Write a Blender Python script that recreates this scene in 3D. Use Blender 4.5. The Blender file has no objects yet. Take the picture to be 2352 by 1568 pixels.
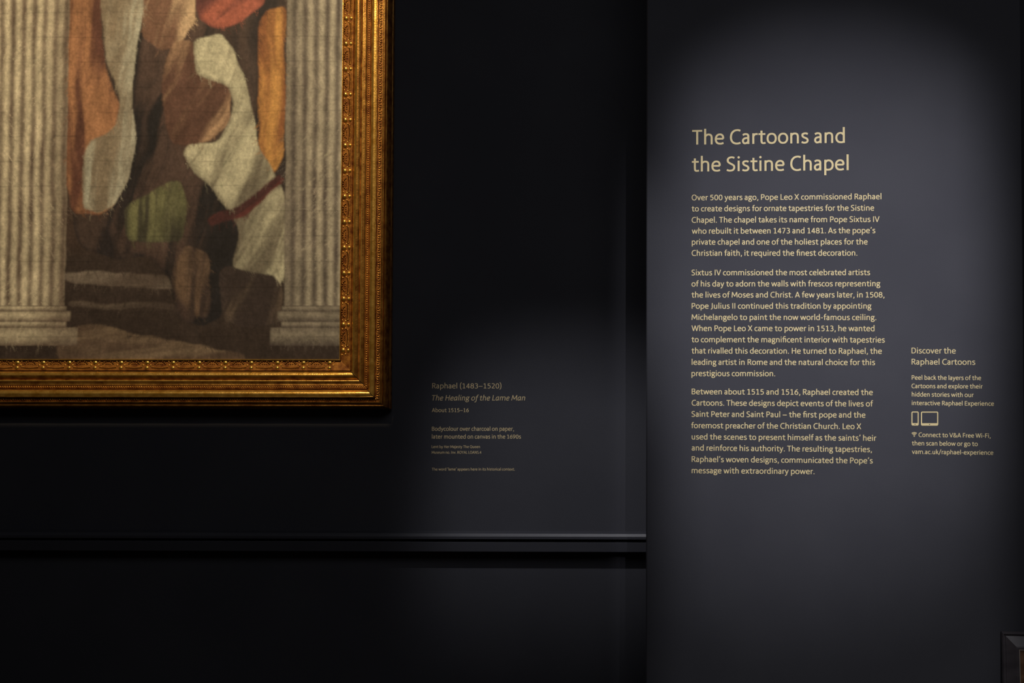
import bpy, bmesh, math, random
import numpy as np
from mathutils import Vector, Matrix

random.seed(7)
SC = bpy.context.scene
COL = SC.collection
V = Vector

# ------------------------------------------------------------------ camera
# a level-ish picture cut from a larger frame: optical axis meets it at pixel (1600, 610)
FPX, PX0, PY0, TILT = 2600.0, 1600.0, 610.0, 0.030
EYE = V((0, 0, 1.72))
cam_d = bpy.data.cameras.new('camera')
cam = bpy.data.objects.new('camera', cam_d)
COL.objects.link(cam)
cam_d.sensor_width = 36
cam_d.lens = FPX / 2352 * 36
cam_d.shift_x = -(PX0 - 1176) / 2352
cam_d.shift_y = -(784 - PY0) / 2352
cam_d.clip_start = 0.05
cam.location = EYE
cam.rotation_euler = (math.pi / 2 + TILT, 0, 0)
SC.camera = cam

# ------------------------------------------------------------------ world, exposure
w = bpy.data.worlds.new('world')
SC.world = w
w.use_nodes = True
w.node_tree.nodes['Background'].inputs[0].default_value = (0.02, 0.02, 0.025, 1)
w.node_tree.nodes['Background'].inputs[1].default_value = 0.1
SC.view_settings.view_transform = 'Standard'
SC.view_settings.look = 'None'
SC.view_settings.exposure = 0
SC.view_settings.gamma = 1
SC.view_settings.use_curve_mapping = False


def spot(name, loc, target, power, color, size_deg, blend, radius=0.03):
    d = bpy.data.lights.new(name, 'SPOT')
    d.energy = power
    d.color = color
    d.spot_size = math.radians(size_deg)
    d.spot_blend = blend
    d.shadow_soft_size = radius
    o = bpy.data.objects.new(name, d)
    COL.objects.link(o)
    o.location = loc
    o.rotation_euler = (V(target) - V(loc)).to_track_quat('-Z', 'Y').to_euler()
    return o


def ray(px, py):
    return V((1, 0, 0)) * ((px - PX0) / FPX) + V((0, -math.sin(TILT), math.cos(TILT))) * ((PY0 - py) / FPX) \
        + V((0, math.cos(TILT), math.sin(TILT)))


# planes of the two walls, as y = y0 - k * (x - x0)
WALL = (4.6, 0.013, 0.0)
PIER = (4.1, 0.060, -0.185)


def at(px, py, plane, off=0.0):
    """point of a wall that the photograph shows at this pixel; off = metres proud of it"""
    y0, k, x0 = plane
    r = ray(px, py)
    t = (y0 - off * math.sqrt(1 + k * k) + k * x0) / (r.y + k * r.x)
    return EYE + r * t


PIER_LIGHT = V((0.75, -0.3, 3.9))
CAPTION_LIGHT = V((-0.45, 2.35, 4.5))
PAINT_LIGHT = V((-1.7, 1.5, 4.75))
PIER_FILL_LIGHT, PIER_FILL_AIM = V((1.15, -1.1, 4.1)), at(2060, 1350, PIER)
PIER_AIM, CAPTION_AIM, PAINT_AIM = at(1885, 680, PIER), at(1290, 1240, WALL), at(60, 760, WALL)
spot('pier_light', PIER_LIGHT, PIER_AIM, 615, (0.93, 0.91, 1.0), 26, 1.0, 0.008)
spot('added_pier_fill', PIER_FILL_LIGHT, PIER_FILL_AIM, 180, (0.95, 0.95, 1.0), 38, 1.0, 0.004)  # added fill lamp, lengthens the falloff toward the foot of the pier
spot('caption_light', CAPTION_LIGHT, CAPTION_AIM, 255, (0.95, 0.94, 1.0), 22, 1.0, 0.011)
spot('painting_light', PAINT_LIGHT, PAINT_AIM, 545, (1.0, 0.76, 0.46), 92, 0.9, 0.001)
d = bpy.data.lights.new('ambient_fill', 'AREA')  # added area light under the ceiling, only lifts the ambient level
d.shape = 'RECTANGLE'; d.size = 3.0; d.size_y = 2.5; d.energy = 30; d.color = (0.95, 0.95, 1.0)
fill_o = bpy.data.objects.new('ambient_fill', d); COL.objects.link(fill_o)
fill_o.location = (0.3, 0.4, 4.95)


# ------------------------------------------------------------------ helpers
def mat(name, base=(0.5, 0.5, 0.5), rough=0.6, metal=0.0, spec=0.5):
    m = bpy.data.materials.new(name)
    m.use_nodes = True
    b = m.node_tree.nodes['Principled BSDF']
    b.inputs['Base Color'].default_value = (*base, 1)
    b.inputs['Roughness'].default_value = rough
    b.inputs['Metallic'].default_value = metal
    b.inputs['Specular IOR Level'].default_value = spec
    return m, m.node_tree.nodes, m.node_tree.links, b


def noise_mix(m4, c1, c2, scale, lo=0.35, hi=0.65, bump=0.0, bump_scale=None, detail=4, stretch=(1, 1, 1)):
    m, N, L, b = m4
    tc = N.new('ShaderNodeTexCoord'); mp = N.new('ShaderNodeMapping')
    mp.inputs['Scale'].default_value = stretch
    L.new(tc.outputs['Object'], mp.inputs[0])
    n = N.new('ShaderNodeTexNoise'); n.inputs['Scale'].default_value = scale; n.inputs['Detail'].default_value = detail
    L.new(mp.outputs[0], n.inputs['Vector'])
    r = N.new('ShaderNodeValToRGB')
    r.color_ramp.elements[0].position = lo; r.color_ramp.elements[0].color = (*c1, 1)
    r.color_ramp.elements[1].position = hi; r.color_ramp.elements[1].color = (*c2, 1)
    L.new(n.outputs[0], r.inputs[0]); L.new(r.outputs[0], b.inputs['Base Color'])
    if bump:
        n2 = N.new('ShaderNodeTexNoise'); n2.inputs['Scale'].default_value = bump_scale or scale * 4
        n2.inputs['Detail'].default_value = 5
        L.new(mp.outputs[0], n2.inputs['Vector'])
        bp = N.new('ShaderNodeBump'); bp.inputs['Strength'].default_value = bump; bp.inputs['Distance'].default_value = 0.002
        L.new(n2.outputs[0], bp.inputs['Height']); L.new(bp.outputs[0], b.inputs['Normal'])
    return m


M_WALL = noise_mix(mat('dark_wall_paint', rough=0.75, spec=0.25), (0.066, 0.067, 0.078), (0.074, 0.075, 0.086), 3.0, bump=0.12, bump_scale=260)
M_TRIM = noise_mix(mat('dark_trim_paint', rough=0.46, spec=0.45), (0.056, 0.057, 0.068), (0.066, 0.067, 0.078), 5.0, bump=0.1, bump_scale=80, stretch=(0.3, 1, 1))
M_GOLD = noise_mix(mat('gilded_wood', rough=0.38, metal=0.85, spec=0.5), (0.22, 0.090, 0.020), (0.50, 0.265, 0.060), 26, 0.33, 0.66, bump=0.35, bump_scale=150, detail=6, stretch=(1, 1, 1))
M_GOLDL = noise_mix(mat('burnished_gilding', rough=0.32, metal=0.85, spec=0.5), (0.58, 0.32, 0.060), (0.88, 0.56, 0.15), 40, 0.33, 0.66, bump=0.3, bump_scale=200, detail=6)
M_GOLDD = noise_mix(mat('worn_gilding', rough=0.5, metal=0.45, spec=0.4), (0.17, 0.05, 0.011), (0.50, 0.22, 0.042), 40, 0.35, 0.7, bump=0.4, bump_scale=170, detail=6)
M_BOLE = mat('dark_backing', (0.01, 0.006, 0.004), 0.9)[0]
M_TEXT = noise_mix(mat('gold_vinyl_lettering', rough=0.55, spec=0.3), (0.88, 0.72, 0.36), (0.93, 0.77, 0.40), 8.0)
M_CAPTION = noise_mix(mat('pale_gold_vinyl_lettering', rough=0.5, spec=0.3), (0.90, 0.71, 0.38), (0.95, 0.76, 0.42), 8.0)
M_FLOOR = noise_mix(mat('oak_floor', rough=0.45), (0.07, 0.04, 0.022), (0.14, 0.085, 0.05), 4, stretch=(6, 0.5, 1), bump=0.1)
M_CEIL = mat('ceiling_paint', (0.09, 0.09, 0.095), 0.9)[0]
M_BLACK = noise_mix(mat('black_lacquered_wood', rough=0.4, spec=0.5), (0.075, 0.066, 0.072), (0.105, 0.092, 0.10), 30, stretch=(0.2, 1, 1))
M_METAL = mat('black_powder_coat', (0.02, 0.02, 0.02), 0.5)[0]


def link(name, me, m=None, parent=None, smooth=False):
    o = bpy.data.objects.new(name, me)
    COL.objects.link(o)
    if m is not None and len(me.materials) == 0:
        me.materials.append(m)
    if parent is not None:
        o.parent = parent
        o.matrix_parent_inverse = Matrix.Identity(4)
    if smooth:
        me.polygons.foreach_set('use_smooth', [True] * len(me.polygons))
    return o


def pydata(name, verts, faces, m=None, parent=None, smooth=False):
    me = bpy.data.meshes.new(name)
    me.from_pydata([tuple(v) for v in verts], [], faces)
    me.update()
    return link(name, me, m, parent, smooth)


def from_bm(name, bm, m=None, parent=None, smooth=False):
    me = bpy.data.meshes.new(name)
    bm.normal_update()
    bm.to_mesh(me); bm.free()
    return link(name, me, m, parent, smooth)


def prism(poly, z0, z1):
    """vertical prism over a plan polygon (counter-clockwise)"""
    n = len(poly)
    vs = [(x, y, z0) for x, y in poly] + [(x, y, z1) for x, y in poly]
    fs = [tuple(range(n - 1, -1, -1)), tuple(range(n, 2 * n))]
    for i in range(n):
        j = (i + 1) % n
        fs.append((i, j, n + j, n + i))
    return vs, fs


def struct(name, poly, z0, z1, m):
    vs, fs = prism(poly, z0, z1)
    o = pydata(name, vs, fs, m)
    o['kind'] = 'structure'
    return o


def thing(name, label, cat, loc=(0, 0, 0), group=None):
    o = bpy.data.objects.new(name, None)
    COL.objects.link(o)
    o.location = loc
    o['label'] = label; o['category'] = cat
    if group: o['group'] = group
    return o


def wy(x):
    return WALL[0] - WALL[1] * (x - WALL[2])


# ------------------------------------------------------------------ the room
XL, XR, YF, H = -5.2, 3.2, -2.0, 5.0
struct('floor', [(XL - .2, YF - .2), (XR + .2, YF - .2), (XR + .2, 5.0), (XL - .2, 5.0)], -0.1, 0.0, M_FLOOR)
struct('ceiling', [(XL - .2, YF - .2), (XR + .2, YF - .2), (XR + .2, 5.0), (XL - .2, 5.0)], H, H + 0.1, M_CEIL)
struct('wall_back', [(XL, wy(XL)), (XR, wy(XR)), (XR, 4.95), (XL, 4.95)], 0, H, M_WALL)
struct('wall_left', [(XL - .15, YF), (XL, YF), (XL, 4.95), (XL - .15, 4.95)], 0, H, M_WALL)
struct('wall_side', [(XR, YF), (XR + .15, YF), (XR + .15, 4.95), (XR, 4.95)], 0, H, M_WALL)
struct('wall_front', [(XL, YF - .15), (XR, YF - .15), (XR, YF), (XL, YF)], 0, H, M_WALL)

# pier (wall_right): stands forward of the back wall, its face turned a little
pl_top, pl_bot = at(1486.2, 0, PIER), at(1482.6, 1568, PIER)
pr_top = at(2348.0, 0, PIER)
pr_bot = at(2351.0, 1100, PIER)
xl = (pl_top.x + pl_bot.x) / 2
xr = 0.5 * (pr_top.x + pr_bot.x)


def py_(x):
    return PIER[0] - PIER[1] * (x - PIER[2])


CH = 0.004
struct('wall_right', [(xl, py_(xl) + CH), (xl + CH, py_(xl + CH)), (xr - CH, py_(xr - CH)), (xr, py_(xr) + CH),
                      (xr, wy(xr) - 0.0005), (xl, wy(xl) - 0.0005)], 0, H, M_WALL)


# ------------------------------------------------------------------ dado rail: swept profile along the back wall
def wall_sweep(name, prof, x0, x1, m):
    """prof: (metres proud of the wall, height)"""
    vs, fs = [], []
    n = len(prof)
    for x in (x0, x1):
        for p, z in prof:
            vs.append((x, wy(x) - p, z))
    for i in range(n):
        j = (i + 1) % n
        fs.append((i, n + i, n + j, j))
    fs.append(tuple(range(n))); fs.append(tuple(range(2 * n - 1, n - 1, -1)))
    o = pydata(name, vs, fs, m)
    o['kind'] = 'structure'
    return o


zr = at(1400, 1220, WALL).z
zt = zr + 0.000
nose = [(0.0, zt), (0.0445, zt), (0.0460, zt - 0.0010), (0.0520, zt - 0.0095), (0.0530, zt - 0.0115), (0.0530, zt - 0.0210),
        (0.0520, zt - 0.0222), (0.034, zt - 0.0226), (0.022, zt - 0.024), (0.020, zt - 0.0325), (0.0, zt - 0.0325)]
XRR = xl - 0.0005
wall_sweep('trim_1', nose, XL, XRR, M_TRIM)
zf = zt - 0.0330
fas = [(0.0, zf), (0.042, zf), (0.0445, zf - 0.0015), (0.045, zf - 0.004), (0.045, zf - 0.039), (0.043, zf - 0.0415), (0.0, zf - 0.0415)]
wall_sweep('trim_2', fas, XL, XRR, M_TRIM)
wall_sweep('baseboard_back', [(0.0, 0.09), (0.018, 0.09), (0.024, 0.075), (0.026, 0.0), (0.0, 0.0)], XL, XRR, M_TRIM)
# ------------------------------------------------------------------ lettering
# A humanist sans drawn here as pen strokes: 500 units to the x-height, 690 to the cap height.
def cat(pts, seg=5):
    """smooth curve through points"""
    P = [V((p[0], p[1])) for p in pts]
    P = [2 * P[0] - P[1]] + P + [2 * P[-1] - P[-2]]
    out = []
    for i in range(1, len(P) - 2):
        a, b, c, e = P[i - 1:i + 3]
        for k in range(seg):
            t = k / seg
            out.append(0.5 * ((2 * b) + (c - a) * t + (2 * a - 5 * b + 4 * c - e) * t * t + (3 * b - a - 3 * c + e) * t ** 3))
    out.append(P[-2].copy())
    return out


def arc(cx, cy, rx, ry, a0=0, a1=360, n=2.25, k=24):
    k = max(6, int(k * abs(a1 - a0) / 360))
    out = []
    for i in range(k + 1):
        a = math.radians(a0 + (a1 - a0) * i / k)
        c, s = math.cos(a), math.sin(a)
        out.append(V((cx + rx * math.copysign(abs(c) ** (2 / n), c), cy + ry * math.copysign(abs(s) ** (2 / n), s))))
    return out


def ln(*p):
    return [V(q) for q in p]


def dot(x, y, r=56):
    return ('dot', x, y, r)


BOWL = [(142, 400), (200, 450), (280, 470), (385, 440), (455, 350), (476, 250), (450, 130), (370, 50), (260, 29), (190, 34), (145, 48)]
ARCH = [(142, 400), (195, 446), (262, 470), (350, 462), (412, 415), (434, 325), (434, 240)]


def mir(pts, wd):
    return [(wd - p[0], p[1]) for p in pts]


G = {}
G['a'] = (455, [cat([(68, 425), (150, 464), (225, 470), (305, 445), (334, 380), (335, 300)]), ln((335, 300), (335, 0)),
                cat([(335, 290), (240, 282), (140, 255), (84, 190), (86, 100), (140, 38), (215, 36), (285, 66), (318, 105)])])
G['b'] = (555, [ln((121, 0), (121, 745)), cat(BOWL)])
G['c'] = (425, [cat([(392, 444), (320, 469), (235, 462), (140, 410), (88, 310), (80, 230), (105, 120), (175, 50), (270, 29), (340, 36), (398, 62)])])
G['d'] = (555, [ln((434, 0), (434, 745)), cat(mir(BOWL, 555))])
G['e'] = (515, [ln((88, 262), (440, 262)), cat([(436, 262), (425, 370), (370, 445), (275, 471), (175, 445), (100, 360), (78, 250), (100, 130), (175, 50), (285, 28), (370, 36), (450, 62)])])
G['f'] = (330, [cat([(345, 700), (285, 712), (215, 695), (170, 635), (158, 540)]), ln((158, 545), (158, 0)), ln((25, 462), (320, 462))])
G['g'] = (490, [arc(222, 325, 140, 146, n=2.05), ln((330, 425), (385, 455), (478, 462)),
                cat([(150, 205), (108, 150), (118, 100), (200, 78), (320, 66), (405, 30), (424, -50), (380, -140), (250, -180), (120, -160), (70, -95), (95, -20), (170, 50)])])
G['h'] = (555, [ln((121, 0), (121, 745)), cat(ARCH), ln((434, 245), (434, 0))])
G['i'] = (242, [ln((121, 0), (121, 500)), dot(121, 655)])
G['ı'] = (242, [ln((121, 0), (121, 500))])
G['j'] = (242, [ln((121, -60), (121, 500)), cat([(121, -55), (105, -140), (50, -185), (-30, -190)]), dot(121, 655)])
G['k'] = (480, [ln((121, 0), (121, 745)), ln((140, 238), (375, 500)), ln((215, 310), (430, 0))])
G['l'] = (242, [ln((121, 0), (121, 745))])
G['m'] = (850, [ln((121, 0), (121, 500)), cat([(142, 402), (188, 446), (250, 470), (330, 460), (385, 415), (402, 330), (402, 240)]), ln((402, 245), (402, 0)),
                cat([(422, 402), (474, 446), (540, 470), (640, 460), (712, 415), (730, 330), (730, 240)]), ln((730, 245), (730, 0))])
G['n'] = (555, [ln((121, 0), (121, 500)), cat(ARCH), ln((434, 245), (434, 0))])
G['o'] = (546, [arc(273, 250, 197, 221)])
G['p'] = (555, [ln((121, -230), (121, 500)), cat(BOWL)])
G['q'] = (555, [ln((434, -230), (434, 500)), cat(mir(BOWL, 555))])
G['r'] = (345, [ln((121, 0), (121, 500)), cat([(140, 390), (175, 435), (230, 463), (335, 466)])])
G['s'] = (425, [cat([(355, 436), (290, 466), (200, 469), (115, 435), (98, 370), (140, 300), (230, 258), (315, 212), (348, 145), (320, 65), (235, 29), (145, 32), (62, 62)])])
G['t'] = (385, [ln((168, 625), (168, 150)), cat([(168, 155), (182, 72), (230, 33), (300, 32), (368, 46)]), ln((22, 462), (355, 462))])
G['u'] = (555, [ln((434, 0), (434, 500)), cat([(414, 98), (362, 54), (293, 30), (205, 38), (143, 85), (121, 175), (121, 260)]), ln((121, 255), (121, 500))])
G['v'] = (470, [ln((52, 500), (235, 10)), ln((418, 500), (235, 10))])
G['w'] = (720, [ln((50, 500), (205, 10)), ln((360, 490), (205, 10)), ln((360, 490), (515, 10)), ln((670, 500), (515, 10))])
G['x'] = (470, [ln((55, 500), (415, 0)), ln((405, 500), (50, 0))])
G['y'] = (470, [ln((52, 500), (240, 20)), cat([(420, 500), (330, 255), (240, 20), (185, -110), (120, -180), (30, -195)])])
G['z'] = (430, [ln((45, 462), (375, 462)), ln((370, 450), (60, 50)), ln((45, 38), (390, 38))])
G['A'] = (600, [ln((52, 0), (300, 690)), ln((548, 0), (300, 690)), ln((130, 205), (470, 205))])
G['B'] = (575, [ln((128, 0), (128, 690)), ln((128, 652), (300, 652)), cat([(300, 652), (400, 635), (450, 565), (440, 440), (370, 378), (290, 368)]), ln((128, 368), (300, 368)),
                cat([(290, 368), (410, 345), (480, 270), (485, 160), (420, 65), (300, 38)]), ln((128, 38), (300, 38))])
G['C'] = (590, [cat([(545, 632), (455, 660), (360, 662), (240, 625), (135, 520), (92, 370), (105, 210), (180, 90), (300, 32), (420, 26), (552, 60)])])
G['D'] = (650, [ln((128, 0), (128, 690)), ln((128, 652), (260, 652)), cat([(260, 652), (400, 635), (510, 540), (550, 370), (525, 180), (420, 70), (270, 38)]), ln((128, 38), (270, 38))])
G['E'] = (520, [ln((128, 0), (128, 690)), ln((128, 652), (470, 652)), ln((128, 362), (440, 362)), ln((128, 38), (480, 38))])
G['F'] = (490, [ln((128, 0), (128, 690)), ln((128, 652), (465, 652)), ln((128, 350), (430, 350))])
G['H'] = (670, [ln((128, 0), (128, 690)), ln((542, 0), (542, 690)), ln((128, 362), (542, 362))])
G['I'] = (262, [ln((131, 0), (131, 690))])
G['J'] = (330, [ln((205, 60), (205, 690)), cat([(205, 100), (190, 20), (130, -40), (30, -60)])])
G['L'] = (470, [ln((128, 0), (128, 690)), ln((128, 38), (450, 38))])
G['M'] = (800, [ln((92, 0), (140, 690)), ln((140, 670), (400, 140)), ln((660, 670), (400, 140)), ln((708, 0), (660, 690))])
G['N'] = (680, [ln((128, 0), (128, 690)), ln((135, 670), (545, 20)), ln((552, 0), (552, 690))])
G['O'] = (690, [arc(345, 345, 258, 318, n=2.15)])
G['P'] = (545, [ln((128, 0), (128, 690)), ln((128, 652), (290, 652)), cat([(290, 652), (400, 630), (460, 555), (455, 430), (390, 335), (280, 302)]), ln((128, 302), (285, 302))])
G['Q'] = (690, [arc(345, 345, 258, 318, n=2.15), ln((400, 110), (610, -70))])
G['R'] = (575, [ln((128, 0), (128, 690)), ln((128, 652), (290, 652)), cat([(290, 652), (395, 632), (450, 560), (445, 450), (385, 372), (280, 345)]), ln((128, 345), (285, 345)), ln((300, 345), (520, 0))])
G['S'] = (510, [cat([(425, 630), (340, 660), (240, 658), (140, 612), (102, 530), (125, 440), (215, 375), (320, 320), (405, 250), (410, 140), (345, 55), (235, 28), (140, 34), (60, 66)])])
G['T'] = (530, [ln((265, 0), (265, 690)), ln((22, 652), (508, 652))])
G['U'] = (650, [ln((124, 690), (124, 230)), arc(325, 235, 201, 206, 180, 360), ln((526, 230), (526, 690))])
G['V'] = (590, [ln((50, 690), (295, 8)), ln((540, 690), (295, 8))])
G['W'] = (880, [ln((50, 690), (250, 8)), ln((440, 670), (250, 8)), ln((440, 670), (630, 8)), ln((830, 690), (630, 8))])
G['X'] = (580, [ln((60, 690), (520, 0)), ln((510, 690), (55, 0))])
G['Y'] = (560, [ln((45, 690), (280, 320)), ln((515, 690), (280, 320)), ln((280, 330), (280, 0))])
G['0'] = (530, [arc(265, 330, 182, 302, n=2.2)])
G['1'] = (530, [ln((285, 0), (285, 660)), ln((275, 640), (105, 555)), ln((120, 38), (450, 38))])
G['2'] = (530, [cat([(85, 595), (170, 632), (270, 632), (370, 585), (405, 490), (360, 370), (230, 210), (105, 60)]), ln((80, 38), (460, 38))])
G['3'] = (530, [cat([(95, 600), (180, 632), (290, 628), (380, 570), (385, 450), (320, 375), (215, 348)]), cat([(215, 348), (340, 330), (415, 260), (415, 140), (340, 50), (220, 28), (80, 60)])])
G['4'] = (530, [ln((355, 0), (355, 660)), ln((345, 640), (65, 200)), ln((50, 190), (480, 190))])
G['5'] = (530, [ln((420, 622), (135, 622)), ln((140, 630), (128, 350)), cat([(128, 365), (230, 395), (330, 375), (410, 300), (415, 170), (350, 65), (230, 28), (90, 55)])])
G['6'] = (530, [arc(270, 210, 178, 182, n=2.1), cat([(420, 640), (300, 590), (180, 470), (105, 330), (92, 210)])])
G['7'] = (530, [ln((70, 622), (445, 622)), ln((430, 610), (190, 0))])
G['8'] = (530, [arc(265, 490, 150, 142, n=2.1), arc(265, 190, 185, 162, n=2.1)])
G['9'] = (530, [arc(260, 450, 178, 182, n=2.1), cat([(110, 20), (230, 70), (350, 190), (425, 330), (438, 450)])])
G['.'] = (240, [dot(120, 48)])
G[','] = (240, [cat([(140, 95), (145, 20), (120, -60), (80, -120)])])
G['’'] = (230, [cat([(140, 745), (140, 680), (110, 590), (80, 540)])])
G['‘'] = (230, [cat([(90, 530), (90, 590), (120, 680), (150, 740)])])
G['-'] = (340, [ln((50, 270), (290, 270))])
G['–'] = (560, [ln((35, 270), (525, 270))])
G['('] = (310, [cat([(262, 790), (150, 600), (112, 330), (150, 50), (262, -140)])])
G[')'] = (310, [cat([(48, 790), (160, 600), (198, 330), (160, 50), (48, -140)])])
G['/'] = (400, [ln((30, -110), (370, 760))])
G['&'] = (680, [cat([(610, 360), (540, 180), (420, 60), (270, 26), (130, 70), (85, 180), (140, 290), (270, 380), (370, 460), (385, 570), (320, 640), (215, 640), (150, 570), (170, 460), (300, 300), (480, 120), (620, 0)])])
G['ﬁ'] = (545, [cat([(424, 690), (330, 715), (235, 705), (175, 640), (158, 540)]), ln((158, 545), (158, 0)), ln((25, 462), (424, 462)), ln((424, 0), (424, 500))])
G[' '] = (205, [])
ITALIC = {
    'a': (520, [ln((402, 0), (402, 500)), cat([(402, 455), (310, 471), (215, 455), (120, 370), (80, 220), (100, 80), (180, 30), (270, 60), (402, 220)])]),
    'f': (330, [cat([(375, 700), (310, 715), (235, 690), (185, 620), (165, 520)]), ln((165, 525), (165, -60)), cat([(165, -55), (140, -150), (80, -195), (-30, -195)]), ln((25, 462), (320, 462))]),
    'e': (470, [cat([(80, 235), (220, 245), (350, 290), (385, 370), (345, 450), (255, 471), (150, 420), (85, 290), (80, 170), (120, 65), (210, 28), (320, 45), (400, 85)])]),
}


def ribbon(pts, wt, verts, faces, z):
    """a stroke of the pen, a little thinner along than up, as a flat ribbon"""
    q = [pts[0]]
    for p in pts[1:]:
        if (p - q[-1]).length > 1.0: q.append(p)
    n = len(q)
    closed = n > 4 and (q[0] - q[-1]).length < 3
    if closed: q = q[:-1]; n -= 1
    b = len(verts)
    for i in range(n):
        a = q[(i - 1) % n] if (closed or i > 0) else q[i]
        c = q[(i + 1) % n] if (closed or i < n - 1) else q[i]
        t1 = (q[i] - a).normalized() if (q[i] - a).length > 0 else None
        t2 = (c - q[i]).normalized() if (c - q[i]).length > 0 else None
        t = ((t1 or t2) + (t2 or t1)).normalized()
        hw = 0.5 * wt * (abs(t.y) + 0.86 * abs(t.x)) / max(1.0, (abs(t.x) + abs(t.y)) ** 0.9)
        nn = V((-t.y, t.x)) * hw
        verts.append((q[i].x + nn.x, q[i].y + nn.y, z)); verts.append((q[i].x - nn.x, q[i].y - nn.y, z))
    m = n if closed else n - 1
    for i in range(m):
        j = (i + 1) % n
        faces.append((b + 2 * i + 1, b + 2 * j + 1, b + 2 * j, b + 2 * i))


def disc(x, y, r, verts, faces, z):
    b = len(verts)
    for k in range(14):
        a = 2 * math.pi * k / 14
        verts.append((x + r * math.cos(a), y + r * math.sin(a), z))
    faces.append(tuple(range(b, b + 14)))


def set_line(name, text, p0, p1, cap_px, plane, parent, wt=100, slant=0.0, alt=None, extra=None):
    """one printed line: baseline from pixel p0 to p1 of the photograph, on its wall"""
    text = text.replace('fi', 'ﬁ') if 'Wi-Fi' not in text else text
    A, B = at(*p0, plane, 0.0003), at(*p1, plane, 0.0003)
    run = B - A
    h = (at(p0[0], p0[1] - cap_px, plane) - at(*p0, plane)).length / 690.0     # metres per unit, up
    glyphs = []
    x = 0.0
    for ch in text:
        g = (alt or {}).get(ch) or G[ch]
        glyphs.append((x, g)); x += g[0]
    verts, faces = [], []
    zi = 0
    for gx, g in glyphs:
        for s in g[1]:
            z = (zi % 6) * 1.0
            zi += 1
            if isinstance(s, tuple) and s[0] == 'dot':
                disc(s[1] + gx, s[2], s[3] * (wt / 92) ** 0.6, verts, faces, z)
            else:
                ribbon([V((p.x + gx, p.y)) for p in s], wt, verts, faces, z)
    vx = [v[0] + v[1] * slant for v in verts]
    lo, hi = min(vx), max(vx)
    sx = run.length / (hi - lo)
    e1 = run.normalized()
    nrm = V((-PIER[1] if plane is PIER else -WALL[1], -1, 0)).normalized()
    out = []
    for v, ux in zip(verts, vx):
        p = A + e1 * ((ux - lo) * sx) + V((0, 0, 1)) * (v[1] * h) + nrm * (v[2] * 0.000008)
        out.append(p - A)
    me = bpy.data.meshes.new(name)
    me.from_pydata([tuple(v) for v in out], [], faces)
    o = link(name, me, M_TEXT if plane is PIER else M_CAPTION, parent)
    o.location = A - parent.location
    return o


def block(name, label, cat_, lines, cap_px, plane, wt=100, **kw):
    root = thing(name, label, cat_, at(*lines[0][1], plane, 0.0003))
    for t, p0, p1 in lines:
        set_line('text_line', t, p0, p1, cap_px, plane, root, wt, **kw)
    return root


block('panel_heading', 'two-line gold heading in large letters at the top of the lit panel', 'heading', [
    ('The Cartoons and', (1589.8, 332.0), (1940.5, 327.8)),
    ('the Sistine Chapel', (1589.1, 393.9), (1949.3, 390.5))], 33.2, PIER, 97)
block('panel_paragraph', 'gold paragraph of six lines directly below the large heading', 'paragraph', [
    ('Over 500 years ago, Pope Leo X commissioned Raphael', (1588.7, 459.8), (2024.5, 457.3)),
    ('to create designs for ornate tapestries for the Sistine', (1588.7, 485.3), (2007.9, 483.4)),
    ('Chapel. The chapel takes its name from Pope Sixtus IV', (1588.7, 511.3), (2020.3, 509.5)),
    ('who rebuilt it between 1473 and 1481. As the pope’s', (1589.0, 536.6), (2010.7, 535.1)),
    ('private chapel and one of the holiest places for the', (1589.0, 561.7), (1993.0, 561.2)),
    ('Christian faith, it required the finest decoration.', (1588.7, 587.2), (1969.2, 586.8))], 12.8, PIER, 106)
block('panel_paragraph', 'gold middle paragraph, the longest at ten lines, in the wide text column', 'paragraph', [
    ('Sixtus IV commissioned the most celebrated artists', (1588.3, 632.1), (1998.6, 631.5)),
    ('of his day to adorn the walls with frescos representing', (1588.3, 657.8), (2022.0, 657.2)),
    ('the lives of Moses and Christ. A few years later, in 1508,', (1588.3, 683.1), (2031.5, 682.9)),
    ('Pope Julius II continued this tradition by appointing', (1588.7, 708.6), (2001.5, 708.6)),
    ('Michelangelo to paint the now world-famous ceiling.', (1588.3, 734.4), (2012.8, 734.8)),
    ('When Pope Leo X came to power in 1513, he wanted', (1588.3, 759.9), (2008.6, 760.3)),
    ('to complement the magnificent interior with tapestries', (1588.3, 785.6), (2032.4, 786.4)),
    ('that rivalled this decoration. He turned to Raphael, the', (1588.3, 811.5), (2025.6, 812.2)),
    ('leading artist in Rome and the natural choice for this', (1588.7, 837.5), (2010.0, 838.1)),
    ('prestigious commission.', (1588.3, 863.4), (1780.5, 863.8))], 12.8, PIER, 106)
block('panel_paragraph', 'gold last paragraph of eight lines, lowest in the wide text column', 'paragraph', [
    ('Between about 1515 and 1516, Raphael created the', (1588.7, 905.1), (2004.9, 907.0)),
    ('Cartoons. These designs depict events of the lives of', (1588.7, 931.0), (2005.4, 933.1)),
    ('Saint Peter and Saint Paul – the first pope and the', (1588.3, 956.7), (1987.9, 958.9)),
    ('foremost preacher of the Christian Church. Leo X', (1587.6, 982.9), (1978.1, 985.2)),
    ('used the scenes to present himself as the saints’ heir', (1588.7, 1008.8), (2012.8, 1012.0)),
    ('and reinforce his authority. The resulting tapestries,', (1588.7, 1034.3), (2002.6, 1037.9)),
    ('Raphael’s woven designs, communicated the Pope’s', (1588.7, 1060.3), (2004.7, 1063.9)),
    ('message with extraordinary power.', (1588.7, 1086.2), (1870.8, 1088.5))], 12.8, PIER, 106)
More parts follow.
